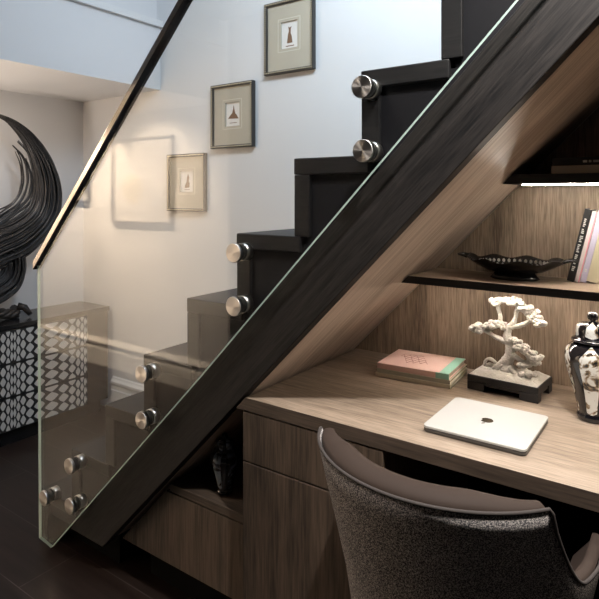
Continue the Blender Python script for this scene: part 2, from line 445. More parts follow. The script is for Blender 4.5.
def shelf(name, label, yf, z0, z1, led, lmat):
    t = thing(name, label, 'shelf', (-.2, 1.7, z0))
    bm = BM()
    e = lambda z: (z - .112)/SL - 1.651 + .003
    prism(bm, [(e(z0), z0), (XR-.003, z0), (XR-.003, z1), (e(z1), z1)], yf, YB-.001)
    o = obj('board', bm, [M['shelf_top'], M['shelf_edge']], t)
    for p in o.data.polygons:
        if p.normal.y < -.5: p.material_index = 1
        if z0 > 1.2 : p.material_index = 1
    boxobj('led_strip', (e(z0)+.05, led, z0-.0035), (XR-.02, led+.008, z0-.0005), lmat, t, label='glowing warm white light strip')
    return t
shelf('shelf', 'lower oak shelf with a black front edge holding the black bowl', 1.565, 1.043, 1.065, 1.60, M['led2'])
shelf('shelf', 'upper dark shelf with a glowing light strip under its front edge', 1.60, 1.336, 1.362, 1.607, M['led'])

# ------------------------------------------------------------------ ginger jars
def jar(x, y, z, s, mat, label):
    t = thing('ginger_jar', label, 'jar', (x, y, z))
    S = lambda P: [(r*s, h*s) for r, h in P]
    def put(name, prof, m_, parent):
        bm = BM(); lathe(bm, S(spline(prof, 5)), (x, y, z), 48); return obj(name, bm, m_, parent)
    put('body', [(.032, .0), (.037, .004), (.038, .012), (.035, .02), (.037, .03), (.047, .075), (.060, .12), (.067, .155), (.064, .175), (.052, .190), (.036, .197)], mat, t)
    ld = put('lid', [(.044, .1975), (.050, .199), (.050, .204), (.043, .208), (.040, .212), (.040, .232), (.034, .242), (.018, .247), (.008, .249)], mat, t)
    put('knob', [(.006, .2485), (.007, .252), (.012, .256), (.0135, .263), (.011, .270), (.003, .273)], M['black'], ld)
    return t
jar(-.217, 1.565, .751, .97, M['jar'], 'tall black and white lidded jar with leaf panels at the right end of the desk')
jar(-1.190, 1.285, .3955, .66, M['jar2'], 'dark glazed lidded jar half hidden in the open niche below the stairs')

# ------------------------------------------------------------------ black footed bowl
bx, by, bz = -.435, 1.682, 1.0655
t = thing('footed_bowl', 'black footed oval bowl with a ragged rim on the lower shelf', 'bowl', (bx, by, bz))
bm = BM(); lathe(bm, [(.062, 0), (.068, .003), (.060, .012), (.055, .018)], (bx, by, bz), 40, sx=1.0, sy=.75); obj('foot', bm, M['black'], t)
bm = BM()
n = 72; rings = []
prof = [(.05, .0185), (.075, .024), (.105, .038), (.135, .054), (.138, .056), (.128, .053), (.10, .041), (.07, .030), (.02, .026)]
for i, (r, h) in enumerate(prof):
    ring = []
    for k in range(n):
        a = 2*PI*k/n; w = 1
        if 3 <= i <= 4: w += .035*math.sin(a*13) + .03*noise.noise((k*.9, 3, i*.1))
        if i == 5: w += .02*math.sin(a*13)
        hh = h + (.005*math.sin(a*9+1) if 3 <= i <= 5 else 0) + (.006*abs(math.cos(a))**6 if 3 <= i <= 5 else 0)
        ring.append(bm.verts.new((bx+1.03*r*w*math.cos(a), by+.64*r*w*math.sin(a), bz+hh)))
    rings.append(ring)
for a, b_ in zip(rings, rings[1:]):
    for k in range(n): f = bm.faces.new((a[k], a[(k+1) % n], b_[(k+1) % n], b_[k])); f.smooth = True
bm.faces.new(rings[0][::-1]); bm.faces.new(rings[-1])
bw = obj('dish', bm, M['black'], t)
bm = BM()
for k in range(40):
    a = 2*PI*k/40
    c = Vector((bx+.1*math.cos(a), by+.062*math.sin(a), bz+.0455))
    bmesh.ops.create_icosphere(bm, subdivisions=1, radius=.0065, matrix=Matrix.Translation(c) @ Matrix.Diagonal((.7, .7, .95, 1)))
obj('silver_inlay', bm, M['steel'], bw)
for sgn in (-1, 1):
    bm = BM()
    P = [(bx+sgn*.132, by-.02, bz+.058), (bx+sgn*.150, by-.014, bz+.062), (bx+sgn*.163, by, bz+.062), (bx+sgn*.150, by+.014, bz+.062), (bx+sgn*.132, by+.02, bz+.058)]
    tube(bm, spline(P, 5), .0045, 8); obj('handle', bm, M['black'], t)

# ------------------------------------------------------------------ books
def book(label, corner, w, d, h, cover, loc_mat=None, group=None, spine_side='front', stripes=()):
    """lying or standing block: corner = min corner; w along X, d along Y, h along Z, spine towards the room"""
    x, y, z = corner
    t = thing('book', label, 'book', (x, y, z), group)
    return t
def lying_book(label, cx, cy, z, w, d, h, rot, cover, spine=None, ct=.0022, group=None, title=None):
    t = thing('book', label, 'book', (cx, cy, z), group)
    rm = Matrix.Rotation(rot, 4, 'Z')
    def b(name, lo, hi, m_, par=t):
        bm = BM(); box(bm, lo, hi); bmesh.ops.transform(bm, matrix=Matrix.Translation((cx, cy, z)) @ rm, verts=bm.verts[:])
        return obj(name, bm, m_, par, bevel=.0008)
    b('cover', (-w/2, -d/2, 0), (w/2, d/2, ct), cover)
    b('cover', (-w/2, -d/2, h-ct), (w/2, d/2, h), cover)
    b('spine', (-w/2, -d/2-.002, 0), (w/2, -d/2-.0001, h), spine or cover)
    b('pages', (-w/2+.003, -d/2+.0005, ct+.0001), (w/2-.003, d/2-.004, h-ct-.0001), M['pages'])
    return t, b
G3 = 'books lying in a stack on the desk'
zz = .7512
a0 = R(4)
bkx, bky = -.705, 1.655
lying_book('greenish grey book at the bottom of the stack on the desk', bkx, bky, zz, .232, .185, .0115, a0, M['grey_cover'], M['beige_cover'], group=G3); zz += .0117
lying_book('cream book in the middle of the stack on the desk', bkx+.001, bky+.001, zz, .226, .182, .0115, a0, M['beige_cover'], M['grey_cover'], group=G3); zz += .0117
t, b = lying_book('pink book with a mint green end on top of the stack', bkx-.001, bky+.001, zz, .222, .178, .0165, a0, M['pink'], group=G3)
b('cover_band', (.072, -.0915, -.00005), (.1113, -.0885, .0168), M['mint'])
b('cover_band', (.082, -.0885, .0164), (.1113, .0892, .0169), M['mint'])
rng = random.Random(3)
bm = BM()
for k in range(4):      # handwriting-like squiggle on the cover
    P = [(-.075+k*.012+i*.006, .02-.018*k+.012*math.sin(i*1.9+k)+i*.0015, .0168) for i in range(12)]
    tube(bm, [tuple(p) for p in spline(P, 3)], .00045, 4)
bmesh.ops.transform(bm, matrix=Matrix.Translation((bkx-.001, bky+.001, zz)) @ Matrix.Rotation(a0, 4, 'Z'), verts=bm.verts[:])
obj('cover_scribble', bm, M['redink'], t)

def leaning_book(label, x, y, z, th, depth, h, tilt, cover, group, band=None, marks=None):
    t = thing('book', label, 'book', (x, y, z), group)
    mt = Matrix.Translation((x, y, z)) @ Matrix.Rotation(tilt, 4, 'Y')
    def b(name, lo, hi, m_):
        bm = BM(); box(bm, lo, hi); bmesh.ops.transform(bm, matrix=mt, verts=bm.verts[:]); return obj(name, bm, m_, t, bevel=.0007)
    b('cover', (0, 0, 0), (.002, depth, h), cover); b('cover', (th-.002, 0, 0), (th, depth, h), cover)
    b('spine', (0, -.0022, 0), (th, -.0001, h), cover)
    b('pages', (.0021, .0001, .003), (th-.0021, depth-.004, h-.003), M['pages'])
    if band: b('spine_band', (th*.72, -.003, .0), (th*.99, -.0023, h), band)
    if marks:
        bm = BM(); zc = .03
        r_ = random.Random(11)
        for wl in marks:
            for k in range(wl):
                box(bm, (th*.3, -.0029, zc), (th*(.55+.2*r_.random()), -.0023, zc+.0032)); zc += .0048
            zc += .005
        bmesh.ops.transform(bm, matrix=mt, verts=bm.verts[:]); obj('spine_lettering', bm, M['letter'], t)
    return t
GB = 'books leaning on the lower shelf'
x = -.303; tl = R(13)
specs = [(.0175, .205, M['book_black'], None, [3, 6, 5, 4, 3, 5], 'black leaning book with white spine lettering beside the bowl'),
         (.013, .20, M['white_cover'], M['pinkstripe'], None, 'thin white leaning book with a rose edge next to the black book'),
         (.014, .202, M['lilac'], None, [2], 'pale lilac leaning book between the white and the cream books'),
         (.030, .205, M['cream'], None, None, 'thick cream coloured leaning book at the right edge of the shelf view')]
ct = math.cos(tl)
for th, h, m_, band, marks, lb in specs:
    leaning_book(lb, x, 1.715 - (x+.303)*.0, 1.0655 + th*math.sin(tl), th, .07, h, tl, m_, GB, band, marks)
    x += (th+.0012)/ct
# two lying books on the upper shelf
GU = 'books lying on the upper shelf'
lying_book('plain warm grey book lying at the bottom on the upper shelf', -.235, 1.712, 1.3625, .19, .13, .022, 0, M['book_grey'], group=GU)
t, b = lying_book('dark book with pale lettering lying on top on the upper shelf', -.232, 1.712, 1.3847, .19, .125, .021, 0, M['book_black'], group=GU)
for k, (xx, ww) in enumerate([(.0, .010), (.014, .006), (.024, .014), (.042, .008), (.054, .012)]):
    b('spine_lettering', (xx-.02, -.0655, .007), (xx-.02+ww, -.0647, .013), M['letter'])

# ------------------------------------------------------------------ laptop
lx, ly, lz = -.417, 1.366, .7512
t = thing('laptop', 'closed silver laptop lying on the desk', 'laptop', (lx, ly, lz))
def rrect(w, d, r, n=6):
    P = []
    for cx, cy, a0_ in ((w/2-r, d/2-r, 0), (-w/2+r, d/2-r, 90), (-w/2+r, -d/2+r, 180), (w/2-r, -d/2+r, 270)):
        for k in range(n+1):
            a = R(a0_+90*k/n); P.append((cx+r*math.cos(a), cy+r*math.sin(a)))
    return P
LW, LD = .232, .228
def slab(name, w, d, r, z0, z1, m_, par, bev=.001):
    bm = BM(); hprism(bm, [(lx+px_, ly+py_) for px_, py_ in rrect(w, d, r)], lz+z0, lz+z1); return obj(name, bm, m_, par, bevel=bev)
slab('base', LW-.001, LD-.001, .012, .0012, .0085, M['alu_side'], t)
lid = slab('lid', LW, LD, .012, .0095, .0150, M['alu'], t)
slab('hinge_gap', LW-.006, LD-.006, .011, .0085, .0095, M['black'], t, 0)
for sx in (-1, 1):
    for sy in (-1, 1):
        bm = BM(); lathe(bm, [(.006, 0), (.006, .0013)], (lx+sx*.09, ly+sy*.09, lz), 16); obj('foot', bm, M['black'], t)
# fruit shaped emblem: body with a bite, and a leaf
bm = BM()
P = []
for k in range(64):
    a = 2*PI*k/64
    r_ = .0135*(1 - .13*max(0, math.cos(a-PI/2))**6 - .10*max(0, math.cos(a+PI/2))**8 + .05*math.cos(2*a)**2)
    p = Vector((r_*.93*math.cos(a), r_*math.sin(a)))
    bc = Vector((.0155, .002)); dd = p-bc
    if dd.length < .0062: p = bc + dd.normalized()*.0062
    P.append(p)
hprism(bm, [(p.x, p.y) for p in P], 0, .0003)
lf = []
for k in range(16):
    a = PI*k/8; lf.append((.0028*math.cos(a)*.62, .0048*math.sin(a)))
ca, sa = math.cos(R(-38)), math.sin(R(-38))
hprism(bm, [(.002+px_*ca-py_*sa, .0185+px_*sa+py_*ca) for px_, py_ in lf], 0, .0003)
bmesh.ops.transform(bm, matrix=Matrix.Translation((lx+.0, ly, lz+.01502)) @ Matrix.Rotation(R(180), 4, 'Z') @ Matrix.Diagonal((1.12, 1.12, 1, 1)), verts=bm.verts[:])
obj('emblem', bm, M['logo'], lid)

# ------------------------------------------------------------------ bonsai ornament
cx, cy, cz = -.444, 1.662, .7512
t = thing('bonsai_ornament', 'white bonsai tree ornament on a black footed stand', 'ornament', (cx, cy, cz))
rz = Matrix.Translation((cx, cy, cz)) @ Matrix.Rotation(R(-4), 4, 'Z')
def L2(bm): bmesh.ops.transform(bm, matrix=rz, verts=bm.verts[:]); return bm
W, D = .196, .130
bm = BM()
box(bm, (-W/2, -D/2, .024), (W/2, D/2, .042))
box(bm, (-W/2+.004, -D/2+.004, .014), (W/2-.004, D/2-.004, .0245))
for sx in (-1, 1):
    for sy in (-1, 1):
        x0_, x1_ = sorted((sx*W/2, sx*(W/2-.05))); y0_, y1_ = sorted((sy*D/2, sy*(D/2-.03)))
        box(bm, (x0_, y0_, 0), (x1_, y1_, .0242))
stand = obj('stand', L2(bm), M['blackmat'], t, bevel=.002)
bm = BM()      # rocky white ground
nx, ny = 44, 30
gv = []
for j in range(ny+1):
    row = []
    for i in range(nx+1):
        u, v = i/nx*2-1, j/ny*2-1
        e_ = min(1, 6*(1-max(abs(u), abs(v))))
        hgt = .0425 + e_*(.006 + .006*(1-(u*u+v*v)/2) + .007*noise.noise((u*5, v*5, 1)) + .004*noise.noise((u*14, v*14, 3)))
        row.append(bm.verts.new((u*(W/2-.004), v*(D/2-.004), hgt)))
    gv.append(row)
for j in range(ny):
    for i in range(nx): bm.faces.new((gv[j][i], gv[j][i+1], gv[j+1][i+1], gv[j+1][i])).smooth = True
lo = [bm.verts.new((sx*(W/2-.004), sy*(D/2-.004), .0421)) for sx, sy in ((-1, -1), (1, -1), (1, 1), (-1, 1))]
bm.faces.new(lo[::-1])
bm.faces.new([gv[0][i] for i in range(nx+1)][::-1] + [lo[0], lo[1]][:2]) if False else None
obj('ground', L2(bm), M['white_bonsai'], t)
bm = BM()
def branch(P, n=7): 
    Q = spline(P, 6); Q = [(q[0]+.0025*noise.noise((q[2]*60, 0, q[0]*50)), q[1]+.002*noise.noise((q[2]*50, 7, 0)), q[2]+.002*noise.noise((q[0]*60, 3, 0)), q[3]*(1+.25*noise.noise((q[0]*90, q[2]*90, 5)))) for q in Q]
    tube(bm, [q[:3] for q in Q], [q[3]*.88 for q in Q], 10)
Zg = .051
branch([(-.002, 0, Zg-.006, .026), (-.008, 0, Zg+.022, .020), (.002, 0, Zg+.05, .0165), (.0, .0, Zg+.075, .014), (-.006, 0, Zg+.10, .012), (-.001, 0, Zg+.125, .010), (.012, 0, Zg+.145, .008), (.021, 0, Zg+.175, .007), (.023, 0, Zg+.198, .005)])
branch([(-.002, 0, Zg+.085, .010), (-.02, -.004, Zg+.088, .0085), (-.045, -.006, Zg+.099, .0075), (-.068, -.004, Zg+.107, .006), (-.085, 0, Zg+.108, .005)])
branch([(-.002, 0, Zg+.118, .008), (-.020, 0, Zg+.132, .007), (-.028, .002, Zg+.155, .0065), (-.032, .002, Zg+.18, .006), (-.03, 0, Zg+.20, .005)])
branch([(.004, 0, Zg+.128, .009), (.03, .0, Zg+.137, .0075), (.052, .002, Zg+.15, .0065), (.066, .002, Zg+.158, .005)])
branch([(.004, 0, Zg+.055, .010), (.028, -.008, Zg+.044, .008), (.05, -.012, Zg+.036, .0065), (.068, -.01, Zg+.045, .005)])
branch([(-.008, -.006, Zg+.02, .010), (-.03, -.012, Zg+.012, .009), (-.048, -.016, Zg-.004, .008)])
branch([(-.012, -.004, Zg+.03, .008), (-.024, -.01, Zg+.022, .008), (-.030, -.016, Zg-.002, .008)])
branch([(-.030, -.002, Zg-.004, .006), (-.036, -.002, Zg+.018, .006), (-.052, -.002, Zg+.027, .0055), (-.068, -.002, Zg+.02, .005), (-.074, -.002, Zg-.002, .005)])
branch([(.006, -.01, Zg+.015, .010), (.022, -.02, Zg+.004, .009), (.036, -.026, Zg-.006, .007)])
obj('trunk', L2(bm), M['white_bonsai'], t)
rng = random.Random(5)
def blob(bm, c, r, sq=.62, k=0):
    ret = bmesh.ops.create_icosphere(bm, subdivisions=3, radius=1)
    for v in ret['verts']:
        p = v.co.copy()
        dsp = 1 + .34*noise.noise(p*3.2+Vector((k*3.1, k, 0))) + .26*noise.noise(p*7.5+Vector((k, 9, k)))
        v.co = Vector((c[0]+p.x*r*dsp, c[1]+p.y*r*dsp, c[2]+p.z*r*sq*dsp))
    for f in bm.faces: f.smooth = True
def foliage(pts, rr, seed):
    bm = BM(); r_ = random.Random(seed)
    for i, (a, b_, c_) in enumerate(pts):
        for j in range(12):
            blob(bm, (a+r_.uniform(-1, 1)*rr*1.05, b_+r_.uniform(-1, 1)*rr*1.0, c_+r_.uniform(-.5, .5)*rr*.6), rr*r_.uniform(.38, .74), .8, seed*31+i*12+j)
    obj('foliage', L2(bm), M['white_bonsai'], t)
foliage([(-.09, 0, Zg+.108), (-.075, -.003, Zg+.116)], .017, 1)
foliage([(-.058, -.004, Zg+.124), (-.042, .004, Zg+.132), (-.030, 0, Zg+.128)], .015, 2)
foliage([(-.040, 0, Zg+.196), (-.018, .002, Zg+.200), (.005, 0, Zg+.199), (.026, 0, Zg+.202)], .015, 3)
foliage([(.045, 0, Zg+.188), (.058, .002, Zg+.176), (.070, .002, Zg+.162), (.080, 0, Zg+.150)], .014, 4)
foliage([(.040, -.010, Zg+.078), (.058, -.012, Zg+.068), (.072, -.008, Zg+.055), (.066, -.012, Zg+.040), (.05, -.012, Zg+.032)], .014, 5)
foliage([(.014, -.008, Zg+.095), (.026, -.01, Zg+.092)], .010, 6)
bm = BM()
for i, (a, b_, r_) in enumerate([(.058, -.022, .013), (.044, -.030, .010), (.070, -.012, .008)]):
    blob(bm, (a, b_, Zg+.004+r_*.4), r_, .95, i+40)
obj('rocks', L2(bm), M['white_bonsai'], t)

# ------------------------------------------------------------------ tub chair
KC = .874                                   # chair size
ccx, ccy = -.402, 1.0925
t = thing('tub_chair', 'grey upholstered tub chair with a curved back pulled up to the desk', 'chair', (ccx, ccy, 0))
def sm(a, b_, x): 
    k = max(0, min(1, (x-a)/(b_-a))); return k*k*(3-2*k)
ARM = .075; CR = .305*KC; CH = .82
def station(u):
    """u 0..1 along the horseshoe: left arm, round back, right arm -> direction, centre, top height, thickness"""
    arc = PI*CR; L_ = ARM*2+arc; s_ = u*L_
    if s_ < ARM: base, dirv = Vector((0, ARM-s_)), Vector((-1, 0)); ang = -180
    elif s_ > ARM+arc: base, dirv = Vector((0, s_-ARM-arc)), Vector((1, 0)); ang = 0
    else:
        a = PI + (s_-ARM)/CR; base, dirv = Vector((0, 0)), Vector((math.cos(a), math.sin(a))); ang = math.degrees(a)-360
    e_ = abs(ang+97)                      # degrees away from the middle of the back
    q_ = max(0, min(1, (e_-60.5)/19)); top = CH - .14*(q_*(2-q_)*min(1, q_*5+.25) if q_ else 0) 
    thick = (.070 - .048*sm(30, 66, e_))*KC
    return base, dirv, top, thick
def outer_r(z): 
    # radius of the outside at height z
    pts_ = [(.30, .182), (.41, .186), (.60, .215), (.73, .247), (CH, CR)]
    for (z0, r0), (z1, r1) in zip(pts_, pts_[1:]):
        if z <= z1: 
            k = max(0, (z-z0)/(z1-z0)); return r0+(r1-r0)*k
    return pts_[-1][1]
def orad(z, top): return outer_r(z+CH-top)
NU, ZB = 128, .25
bmo, bmi = BM(), BM()
O_rows, I_rows, pipe = [], [], []
for i in range(NU+1):
    base, dv, top, th = station(i/NU)
    P3 = lambda r_, z: (ccx+base.x+dv.x*r_, ccy+base.y+dv.y*r_, z)
    rows = [bmo.verts.new(P3(orad(ZB+(top-ZB)*k/14, top), ZB+(top-ZB)*k/14)) for k in range(15)]
    rt = CR
    rows.append(bmo.verts.new(P3(rt-.005, top+.001)))
    rows += [bmo.verts.new(P3(max(.05, orad(ZB+(top-ZB)*k/14, top)-.007), ZB+(top-ZB)*k/14)) for k in range(13, -1, -1)]
    O_rows.append(rows)
    pipe.append(P3(rt-.0015, top+.002))
    bl = min(1, (th/(.07*KC))**1.5)
    prof = [(rt-.0078, top-.002), (rt-.013, top+.009*bl), (rt-.012-th*.45, top+.017*bl), (rt-.012-th*.8, top+.009*bl), (rt-.012-th, top-.014)]
    for k in range(1, 9):
        z = top-.014-(top-.014-.36)*k/8; prof.append((max(.1, orad(z, top)-.03-th*.72-.012*math.sin(PI*k/8)), z))
    prof += [(max(.1, outer_r(.36)-.02), .36), (0, 0)]
    I_rows.append([bmi.verts.new(P3(r_, z)) for r_, z in prof[:-1]] )
for rows_, bm_ in ((O_rows, bmo), (I_rows, bmi)):
    m_ = len(rows_[0])
    for a, b_ in zip(rows_, rows_[1:]):
        for k in range(m_):
            f = bm_.faces.new((a[k], a[(k+1) % m_], b_[(k+1) % m_], b_[k])); f.smooth = True
    bm_.faces.new(rows_[0]); bm_.faces.new(rows_[-1][::-1])
obj('back_shell', bmo, M['fabric'], t, label='speckled grey woven outer shell')
obj('inner_padding', bmi, M['velvet'], t, label='dark brown velvet inner padding')
bm = BM(); tube(bm, pipe, .0032, 8); obj('piping', bm, M['piping'], t, label='pale grey piping')
bm = BM()
seat = []
for k in range(48):
    a = 2*PI*k/48; x_ = .145*math.copysign(abs(math.cos(a))**.7, math.cos(a)); y_ = .16*math.copysign(abs(math.sin(a))**.7, math.sin(a))
    seat.append((ccx+x_, ccy+.03+y_))
hprism(bm, seat, .37, .47); obj('seat', bm, M['velvet'], t, bevel=.02)
bm = BM(); hprism(bm, [(ccx+(px_-ccx)*.98, ccy+.03+(py_-ccy-.05)*.98) for px_, py_ in seat], .26, .368); obj('seat_base', bm, M['fabric'], t)
for sx, sy in ((-1, -1), (1, -1), (1, 1), (-1, 1)):
    bm = BM(); tube(bm, [(ccx+sx*.10, ccy+.03+sy*.10, .259), (ccx+sx*.14, ccy+.03+sy*.14, 0)], [.018, .010], 12); obj('leg', bm, M['blackmat'], t)

# ------------------------------------------------------------------ pictures on the stair wall
def picture(label, x0, x1, z0, z1, kind, group):
    yb = YW-.001; w, h = x1-x0, z1-z0; fw, dep = .016, .026
    t = thing('framed_picture', label, 'picture', ((x0+x1)/2, yb, z0), group)
    bm = BM()
    a = [(x0, z0), (x1, z0), (x1, z1), (x0, z1)]; b_ = [(x0+fw, z0+fw), (x1-fw, z0+fw), (x1-fw, z1-fw), (x0+fw, z1-fw)]
    V = lambda P, y: [bm.verts.new((px_, y, pz_)) for px_, pz_ in P]
    A0, B0, A1, B1 = V(a, yb-dep), V(b_, yb-dep+.004), V(a, yb), V(b_, yb)
    for i in range(4):
        j = (i+1) % 4
        for q in ((A0[i], A0[j], B0[j], B0[i]), (A1[j], A1[i], B1[i], B1[j]), (A0[j], A0[i], A1[i], A1[j]), (B0[i], B0[j], B1[j], B1[i])): bm.faces.new(q)
    fr = obj('frame', bm, M['frame'], t, bevel=.001)
    bm = BM(); step = .0105
    nxs, nzs = int((w-fw)/step), int((h-fw)/step)
    for k in range(nxs+1):
        for z_ in (z0+fw/2, z1-fw/2): bmesh.ops.create_icosphere(bm, subdivisions=1, radius=.0042, matrix=Matrix.Translation((x0+fw/2+(w-fw)*k/nxs, yb-dep-.001, z_)))
    for k in range(1, nzs):
        for x_ in (x0+fw/2, x1-fw/2): bmesh.ops.create_icosphere(bm, subdivisions=1, radius=.0042, matrix=Matrix.Translation((x_, yb-dep-.001, z0+fw/2+(h-fw)*k/nzs)))
    obj('beading', bm, M['bead'], fr)
    cx_, cz_ = (x0+x1)/2, (z0+z1)/2+.008; ow, oh = w*.17, h*.185
    bm = BM()
    b1 = [(x0+fw, z0+fw), (x1-fw, z0+fw), (x1-fw, z1-fw), (x0+fw, z1-fw)]; b2 = [(cx_-ow, cz_-oh), (cx_+ow, cz_-oh), (cx_+ow, cz_+oh), (cx_-ow, cz_+oh)]
    A0, B0, B1 = V(b1, yb-.014), V(b2, yb-.014), V(b2, yb-.006)
    for i in range(4):
        j = (i+1) % 4; bm.faces.new((A0[i], A0[j], B0[j], B0[i])); bm.faces.new((B0[i], B0[j], B1[j], B1[i]))
    mt = obj('mount', bm, M['mat_board'], t)
    bm = BM()
    for g_, tk in ((1.32, .0012),):
        for sx in (-1, 1): box(bm, (cx_+sx*ow*g_-tk, yb-.0148, cz_-oh*1.22), (cx_+sx*ow*g_+tk, yb-.0141, cz_+oh*1.22))
        for sz in (-1, 1): box(bm, (cx_-ow*g_, yb-.0148, cz_+sz*oh*1.22-tk), (cx_+ow*g_, yb-.0141, cz_+sz*oh*1.22+tk))
    obj('mount_line', bm, M['beige_cover'], mt)
    pr = boxobj('print', (cx_-ow, yb-.006, cz_-oh), (cx_+ow, yb-.004, cz_+oh), M['paper'], t)
    bm = BM(); q = yb-.0068
    def poly(P): prism(bm, [(cx_+ow*px_, cz_+oh*pz_) for px_, pz_ in P], q, q+.0007)
    if kind == 0:
        poly([(-.35, -.6), (.3, -.6), (.22, -.1), (.1, .1), (.1, .45), (.2, .62), (-.05, .55), (-.2, .65), (-.12, .3), (-.25, 0)])
        box(bm, (cx_-ow*.5, q, cz_-oh*.85), (cx_+ow*.5, q+.0007, cz_-oh*.78))
    elif kind == 1:
        poly([(-.75, -.35), (.75, -.4), (.45, -.05), (.3, .05), (.15, .45), (.05, .8), (0, .45), (-.15, .1), (-.45, -.1)])
        box(bm, (cx_-ow*.5, q, cz_-oh*.75), (cx_+ow*.5, q+.0007, cz_-oh*.7))
    else:
        poly([(-.4, -.65), (.3, -.6), (.35, -.2), (.2, 0), (.3, .3), (.1, .75), (-.05, .35), (-.15, -.1), (-.35, -.4)])
        box(bm, (cx_-ow*.45, q, cz_-oh*.82), (cx_+ow*.4, q+.0007, cz_-oh*.77))
    obj('print_figure', bm, M['print_brown'], pr)
    return t
GP = 'small beaded frames on the stair wall'
picture('highest small framed print on the stair wall, above the upper steps', -1.722, -1.437, 1.882, 2.225, 0, GP)
picture('middle small framed print of a spire on the stair wall', -2.078, -1.795, 1.545, 1.872, 1, GP)
picture('lowest small framed print on the stair wall, seen through the glass', -2.412, -2.125, 1.218, 1.528, 2, GP)

# pictures on the opposite wall, seen only as reflections in the glass
M['pale_print'] = plain('pale_print', (.56, .54, .51), .7)
def flat_frame(label, x0, x1, z0, z1, fm):
    y = YF+.001
    t = thing('framed_picture', label, 'picture', ((x0+x1)/2, y, z0))
    bm = BM(); fw = .018
    for a, b_ in (((x0, y, z0), (x0+fw, y+.03, z1)), ((x1-fw, y, z0), (x1, y+.03, z1)), ((x0+fw, y, z0), (x1-fw, y+.03, z0+fw)), ((x0+fw, y, z1-fw), (x1-fw, y+.03, z1))): box(bm, a, b_)
    obj('frame', bm, fm, t)
    boxobj('print', (x0+fw, y, z0+fw), (x1-fw, y+.012, z1-fw), M['pale_print'], t)
    bm = BM(); lathe(bm, [(.11, 0), (.11, .001)], n=30); bmesh.ops.rotate(bm, verts=bm.verts[:], matrix=Matrix.Rotation(R(90), 3, 'X'))
    bmesh.ops.translate(bm, verts=bm.verts[:], vec=((x0+x1)/2-.1, y+.0135, (z0+z1)/2-.06)); obj('print_disc', bm, M['mat_board'], t)
flat_frame('large pale framed print reflected in the stair glass', -3.61, -2.95, 1.10, 1.72, M['frame_lt'])
flat_frame('small dark framed print reflected in the glass beside the handrail', -4.20, -3.90, 1.245, 1.60, M['frame'])

# ------------------------------------------------------------------ sideboard with harlequin drawers
XF = -2.927; YE, YN = 2.125, .78
t = thing('sideboard', 'black sideboard with white harlequin patterned drawers against the left wall', 'sideboard', ((XF+XL)/2, 1.45, 0))
boxobj('body', (XL+.005, YN, .075), (XF-.012, YE, .605), M['black'], t)
boxobj('top', (XL+.003, YN-.01, .606), (XF+.006, YE+.01, .632), M['black'], t, bevel=.002)
boxobj('plinth', (XL+.03, YN+.03, 0), (XF-.03, YE-.03, .074), M['black'], t)
cw = [.08, .062, .045, .03, .022, .016]
half = [.04]
edges = [-.04, .04]
cum = .04
for w_ in cw[1:]: edges.append(cum+w_); edges.insert(0, -(cum+w_)); cum += w_
zb = .08
DH = .174
def drawer(y0, y1, z0, z1, centers):
    bm = BM(); box(bm, (XF-.012, y0, z0), (XF, y1, z1), 0)
    pit = (z1-z0)/3.35
    for cyc, flip in centers:
        for i in range(len(edges)-1):
            a, b_ = cyc+flip*edges[i], cyc+flip*edges[i+1]
            a, b_ = min(a, b_), max(a, b_)
            if b_ < y0+.003 or a > y1-.003: continue
            off = .5 if (i % 2) else 0
            for k in range(-1, 5):
                zc = (z0+z1)/2 + (k-1.5+.5-off)*pit
                pts_ = []
                for j in range(20):
                    q = 2*PI*j/20
                    yy = (a+b_)/2 + (b_-a)*.50*math.copysign(abs(math.cos(q))**1.6, math.cos(q)); zz_ = zc + pit*.47*math.copysign(abs(math.sin(q))**1.6, math.sin(q))
                    pts_.append((max(y0+.002, min(y1-.002, yy)), max(z0+.004, min(z1-.004, zz_))))
                if max(p[1] for p in pts_) - min(p[1] for p in pts_) < .004: continue
                vs = [bm.verts.new((XF+.0006, yy, zz_)) for yy, zz_ in pts_]
                f = bm.faces.new(vs); f.material_index = 1
    return obj('drawer', bm, [M['blackmat'], M['inlay']], t)
M['inlay'] = plain('bone_inlay', (.62, .61, .58), .4)
cs = [(1.763-.43*k, 1) for k in range(-1, 4)]
for k in range(3):
    z0 = zb+k*(DH+.001)
    drawer(YN+.03, 1.330, z0, z0+DH-.002, cs)
    drawer(1.333, 1.985, z0, z0+DH-.002, cs)
boxobj('stile', (XF-.012, 1.988, .078), (XF, YE, .604), M['black'], t)

